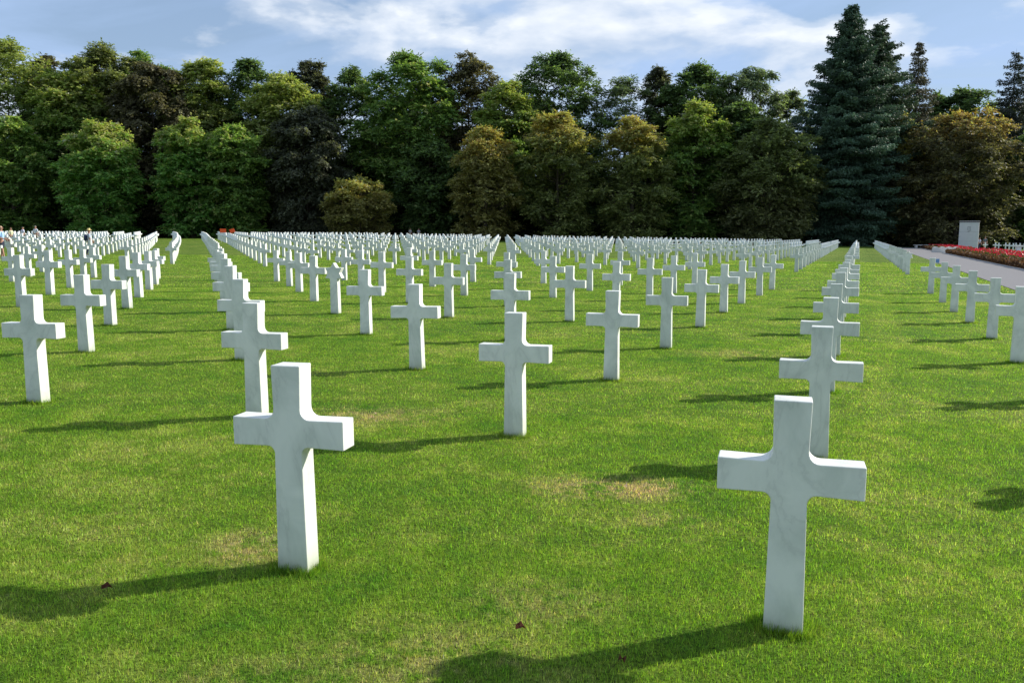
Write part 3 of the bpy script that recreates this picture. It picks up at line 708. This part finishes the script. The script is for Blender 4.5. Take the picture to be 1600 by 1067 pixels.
# conifers
conifer('giant_spruce', 1326, 8, 285, 138, ((.017, .040, .022), (.042, .078, .040)), 'giant dark spruce, the highest tree of the photo', seed=1, n=560, leaf=.42, lowcol=((.036, .074, .044), .60), trunk_r=.55, pw=.86, cap=.62)
conifer('giant_spruce', 1370, 36, 250, 142, ((.022, .042, .020), (.044, .075, .032)), 'second great spruce joined to the right side of the highest spruce', seed=2, n=460, leaf=.40, trunk_r=.45, pw=.75, cap=.6)
conifer('thin_spruce', 1432, 66, 165, 146, ((.036, .036, .020), (.072, .062, .032)), 'thin brownish spruce with sparse branches right of the giant spruce', seed=3, n=260, leaf=.36, pw=.85, dens=.8, cap=.7)
conifer('dark_spruce', 1582, 80, 140, 144, ((.016, .022, .016), (.035, .042, .026)), 'dark grey-green spruce at the right edge of the photo', seed=4, n=170, pw=.7)
conifer('dark_spruce', 1618, 84, 130, 147, ((.014, .020, .018), (.030, .036, .028)), 'very dark spruce cut by the right edge behind the grey-green one', seed=5, n=150, pw=.7)
# front row
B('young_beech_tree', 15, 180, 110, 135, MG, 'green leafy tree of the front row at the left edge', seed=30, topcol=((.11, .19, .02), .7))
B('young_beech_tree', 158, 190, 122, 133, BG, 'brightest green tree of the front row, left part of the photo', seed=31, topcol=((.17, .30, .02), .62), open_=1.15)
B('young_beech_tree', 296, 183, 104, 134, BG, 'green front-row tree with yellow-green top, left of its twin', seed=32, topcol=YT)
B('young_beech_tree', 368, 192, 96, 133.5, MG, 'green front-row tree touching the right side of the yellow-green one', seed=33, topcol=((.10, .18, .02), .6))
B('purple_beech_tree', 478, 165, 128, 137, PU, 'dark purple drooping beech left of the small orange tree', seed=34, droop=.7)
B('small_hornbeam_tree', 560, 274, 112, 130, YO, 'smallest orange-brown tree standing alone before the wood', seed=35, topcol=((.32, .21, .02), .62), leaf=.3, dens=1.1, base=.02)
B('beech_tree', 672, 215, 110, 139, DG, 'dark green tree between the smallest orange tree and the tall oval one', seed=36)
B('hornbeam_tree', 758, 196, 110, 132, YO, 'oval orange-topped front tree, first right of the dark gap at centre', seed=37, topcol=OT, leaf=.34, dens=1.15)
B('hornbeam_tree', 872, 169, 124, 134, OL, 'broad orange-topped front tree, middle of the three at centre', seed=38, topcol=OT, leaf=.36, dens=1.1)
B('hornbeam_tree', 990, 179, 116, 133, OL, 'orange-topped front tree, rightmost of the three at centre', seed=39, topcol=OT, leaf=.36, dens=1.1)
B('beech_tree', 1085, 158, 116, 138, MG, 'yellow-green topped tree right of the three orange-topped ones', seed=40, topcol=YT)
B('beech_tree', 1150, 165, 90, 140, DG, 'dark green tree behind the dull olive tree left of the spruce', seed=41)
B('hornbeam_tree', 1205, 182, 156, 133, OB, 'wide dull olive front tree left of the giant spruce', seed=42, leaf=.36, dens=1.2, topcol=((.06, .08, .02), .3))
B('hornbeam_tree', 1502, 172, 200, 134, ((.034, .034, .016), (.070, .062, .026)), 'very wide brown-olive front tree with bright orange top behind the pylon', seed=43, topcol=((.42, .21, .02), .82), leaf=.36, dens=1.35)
B('beech_tree', 1610, 200, 90, 138, DG, 'dark tree cut by the right edge of the photo below the spruces', seed=44)
# deep wood: closed dark mass of trunks and leaves behind the rows
def wood(name, y0, y1, x0, x1, hmax, n, leaf, label, seed, htop=None):
    r_ = np.random.default_rng(seed); x = r_.uniform(x0, x1, n); y = r_.uniform(y0, y1, n)
    hh = hmax*(.72+.28*np.sin(x*.21+1.1*np.sin(x*.083)))*(1 if htop is None else 1)
    z = gz(x, y)+hh*r_.uniform(0.01, 1, n)**.9
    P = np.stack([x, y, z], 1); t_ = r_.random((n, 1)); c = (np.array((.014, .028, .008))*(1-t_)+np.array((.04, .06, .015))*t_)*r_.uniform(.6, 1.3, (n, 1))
    V, F, C = leafcloud(P, r_.normal(0, 1, (n, 3)), r_.normal(0, 1, (n, 3)), leaf*r_.uniform(.6, 1.4, n), leaf*.6*r_.uniform(.6, 1.4, n), c)
    o = npmesh(name, V, F, m_leaf, C); tag(o, label, 'wood', kind='stuff')
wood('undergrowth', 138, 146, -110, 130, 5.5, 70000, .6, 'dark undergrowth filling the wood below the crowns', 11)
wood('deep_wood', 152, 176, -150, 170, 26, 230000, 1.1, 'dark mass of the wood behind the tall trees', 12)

# ------------------------------------------------------------------ people
def skinmesh(name, chains, mat_, parent, sub=2):
    """chains: list of (list of (x,y,z,r), attach index) merged into one skinned surface"""
    V = []; E = []; Rr = []
    for pts, att in chains:
        prev = att
        for (x, y, z, r) in pts:
            V.append((x, y, z)); Rr.append(r); i = len(V)-1
            if prev is not None: E.append((prev, i))
            prev = i
    me = bpy.data.meshes.new(name); me.from_pydata(V, E, []); o = bpy.data.objects.new(name, me); COL.objects.link(o)
    sm = o.modifiers.new('s', 'SKIN'); sm.use_smooth_shade = True; sk = me.skin_vertices[0].data
    for i, r in enumerate(Rr): sk[i].radius = (r, r) if not isinstance(r, tuple) else r
    for i in range(len(V)): sk[i].use_root = (i == 0)
    sb = o.modifiers.new('b', 'SUBSURF'); sb.levels = sub; sb.render_levels = sub
    dg = bpy.context.evaluated_depsgraph_get(); em = bpy.data.meshes.new_from_object(o.evaluated_get(dg))
    o.modifiers.clear(); o.data = em; em.materials.clear(); em.materials.append(mat_)
    for p in em.polygons: p.use_smooth = True
    o.parent = parent; return o
_cm = {}
def cloth(c):
    if c not in _cm: _cm[c] = simple('cloth', c, .85, .1, 20)
    return _cm[c]
def person(x, y, h, face, label, shirt, trousers, hair=(.1, .06, .03), hat=None, pack=None, shorts=False, stride=.12, grp=None, bent=0.0):
    e = empty('person', (x, y, g(x, y)), face); tag(e, label, 'person', grp); e.scale = (h/1.75,)*3
    s = stride; f = bent     # faces -y locally; bent = arms folded forward
    hl = [(-.09, 0, .92, .095), (-.10, -s*.5, .50, .058), (-.10, -s, .09, .04), (-.10, -s-.10, .035, .035), (-.10, -s-.17, .03, .028)]
    hr = [(.09, 0, .92, .095), (.10, s*.3, .50, .058), (.10, s, .09, .04), (.10, s-.10, .035, .035), (.10, s-.17, .03, .028)]
    body = [([(0, 0, .95, .12), (0, 0, 1.12, .125), (0, 0, 1.32, .15), (0, 0, 1.44, .09), (0, -.005, 1.50, .052), (0, -.015, 1.57, .075), (0, -.02, 1.66, .088), (0, -.015, 1.72, .06)], None)]
    ix = 8
    def addc(p, att):
        nonlocal ix
        body.append((p, att)); st_ = ix; ix += len(p); return st_
    addc(hl, 0); addc(hr, 0)
    hands = []
    for sx in (-1, 1):
        arm = [(sx*.17, 0, 1.39, .058), (sx*.24, .02+.02*sx, 1.12, .042), (sx*(.23-.10*f), -.10-.16*f, .93+.17*f, .033), (sx*(.23-.13*f), -.13-.2*f, .85+.22*f, .034)]
        st_ = addc(arm, 3); w_ = st_+3; hx, hy, hz = arm[-1][:3]
        for k, (ox, oy, l_) in enumerate(((-.0, -.028, .075), (.0, -.010, .085), (0, .008, .08), (0, .025, .062))):
            addc([(hx, hy+oy, hz-.05, .0095), (hx-sx*.012, hy+oy-.008, hz-.05-l_*.6, .008), (hx-sx*.028, hy+oy-.012, hz-.05-l_, .0065)], w_)
        addc([(hx-sx*.01, hy-.04, hz-.02, .010), (hx-sx*.025, hy-.06, hz-.055, .008)], w_)
    # nose and ears belong to the body surface
    skinmesh('body', body, m_skin, e)
    T = cloth(trousers); S_ = cloth(shirt)
    skinmesh('shirt', [([(0, 0, .93, .135), (0, 0, 1.12, .14), (0, 0, 1.32, .168), (0, 0, 1.44, .085)], None), ([(-.17, 0, 1.385, .07), (-.235, 0, 1.17, .058)], 3), ([(.17, 0, 1.385, .07), (.235, .03, 1.17, .058)], 3)], S_, e)
    def leg(p, n): return [(a, b, c, r+.02) for a, b, c, r in p[:n]]
    if shorts: lg = [[(q[0], q[1], q[2], q[3]+.024) for q in p[:1]]+[(p[1][0], p[1][1], p[1][2]+.03, .082)] for p in (hl, hr)]
    else: lg = [leg(p, 3) for p in (hl, hr)]
    skinmesh('trousers', [([(0, 0, 1.0, .135), (0, 0, .94, .135)], None), (lg[0], 1), (lg[1], 1)], T, e)
    for p in (hl, hr): skinmesh('shoe', [([(p[2][0], p[2][1]+.02, .06, .05), (p[3][0], p[3][1], .045, .048), (p[4][0], p[4][1], .035, .038)], None)], cloth((.05, .045, .04)), e)
    skinmesh('hair', [([(0, .012, 1.64, .096), (0, .0, 1.71, .085), (0, 0, 1.75, .05)], None)], cloth(hair), e)
    bm = bmesh.new()
    for sx in (-1, 1):
        bmesh.ops.create_uvsphere(bm, u_segments=6, v_segments=5, radius=.011, matrix=Matrix.Translation((sx*.032, -.098, 1.655)))
    bmobj('eyes', bm, m_dark, e)
    bm = bmesh.new(); bmesh.ops.create_cone(bm, segments=6, radius1=.016, radius2=.006, depth=.045, matrix=Matrix.Translation((0, -.112, 1.63))); bmobj('nose', bm, m_skin, e, True)
    bm = bmesh.new(); box(bm, (0, -.102, 1.597), (.045, .01, .008), bev=.002); bmobj('mouth', bm, cloth((.3, .08, .07)), e)
    if hat:
        bm = bmesh.new(); bmesh.ops.create_cone(bm, segments=20, radius1=.19, radius2=.18, depth=.015, cap_ends=True, matrix=Matrix.Translation((0, -.01, 1.715)))
        bmesh.ops.create_cone(bm, segments=20, radius1=.105, radius2=.085, depth=.11, cap_ends=True, matrix=Matrix.Translation((0, -.01, 1.775)))
        bmobj('straw_hat', bm, cloth(hat), e, False)
    if pack:
        bm = bmesh.new(); box(bm, (0, .21, 1.2), (.30, .17, .46), bev=.05); bmobj('backpack', bm, cloth(pack), e, True)
    return e
person(-27.4, 46, 1.78, R(95), 'fair-haired person in a light blue short-sleeved shirt and dark shorts at the left edge', (.35, .55, .80), (.03, .035, .06), (.45, .33, .2), bent=.9, shorts=True)
person(-25.9, 52.5, 1.60, R(125), 'person with straw hat and navy backpack walking among the left crosses', (.42, .46, .52), (.03, .035, .07), (.3, .2, .1), hat=(.72, .56, .25), pack=(.03, .045, .10), bent=.5, stride=.2)
person(-43.8, 75, 1.55, R(60), 'far person in a pale yellow top near the left edge', (.66, .66, .42), (.2, .2, .18), bent=.4)
person(-43.9, 77, 1.62, R(150), 'far person in a white top, left one of a close pair', (.68, .66, .78), (.2, .2, .25), (.05, .04, .04))
person(-43.3, 78, 1.70, R(170), 'far person in a grey-white checked top, right one of a close pair', (.55, .58, .62), (.3, .28, .22), (.25, .22, .2))
person(-15.0, 126.5, 1.7, R(160), 'tiny person in pale clothes standing in the tree shade, left of two', (.35, .33, .33), (.06, .06, .06))
person(-13.8, 127, 1.7, R(200), 'tiny person in dark clothes with a light top in the tree shade, right of two', (.30, .30, .32), (.05, .05, .05))
person(63.4, 116.2, 1.68, R(10), 'person in a pale lilac shirt and dark trousers right beside the pylon', (.42, .42, .55), (.02, .025, .06), (.12, .08, .05))
person(64.05, 116.0, 1.84, R(-20), 'person in a dark grey T-shirt and khaki shorts, farther from the pylon of the two', (.13, .15, .18), (.30, .26, .18), (.2, .14, .09), shorts=True)
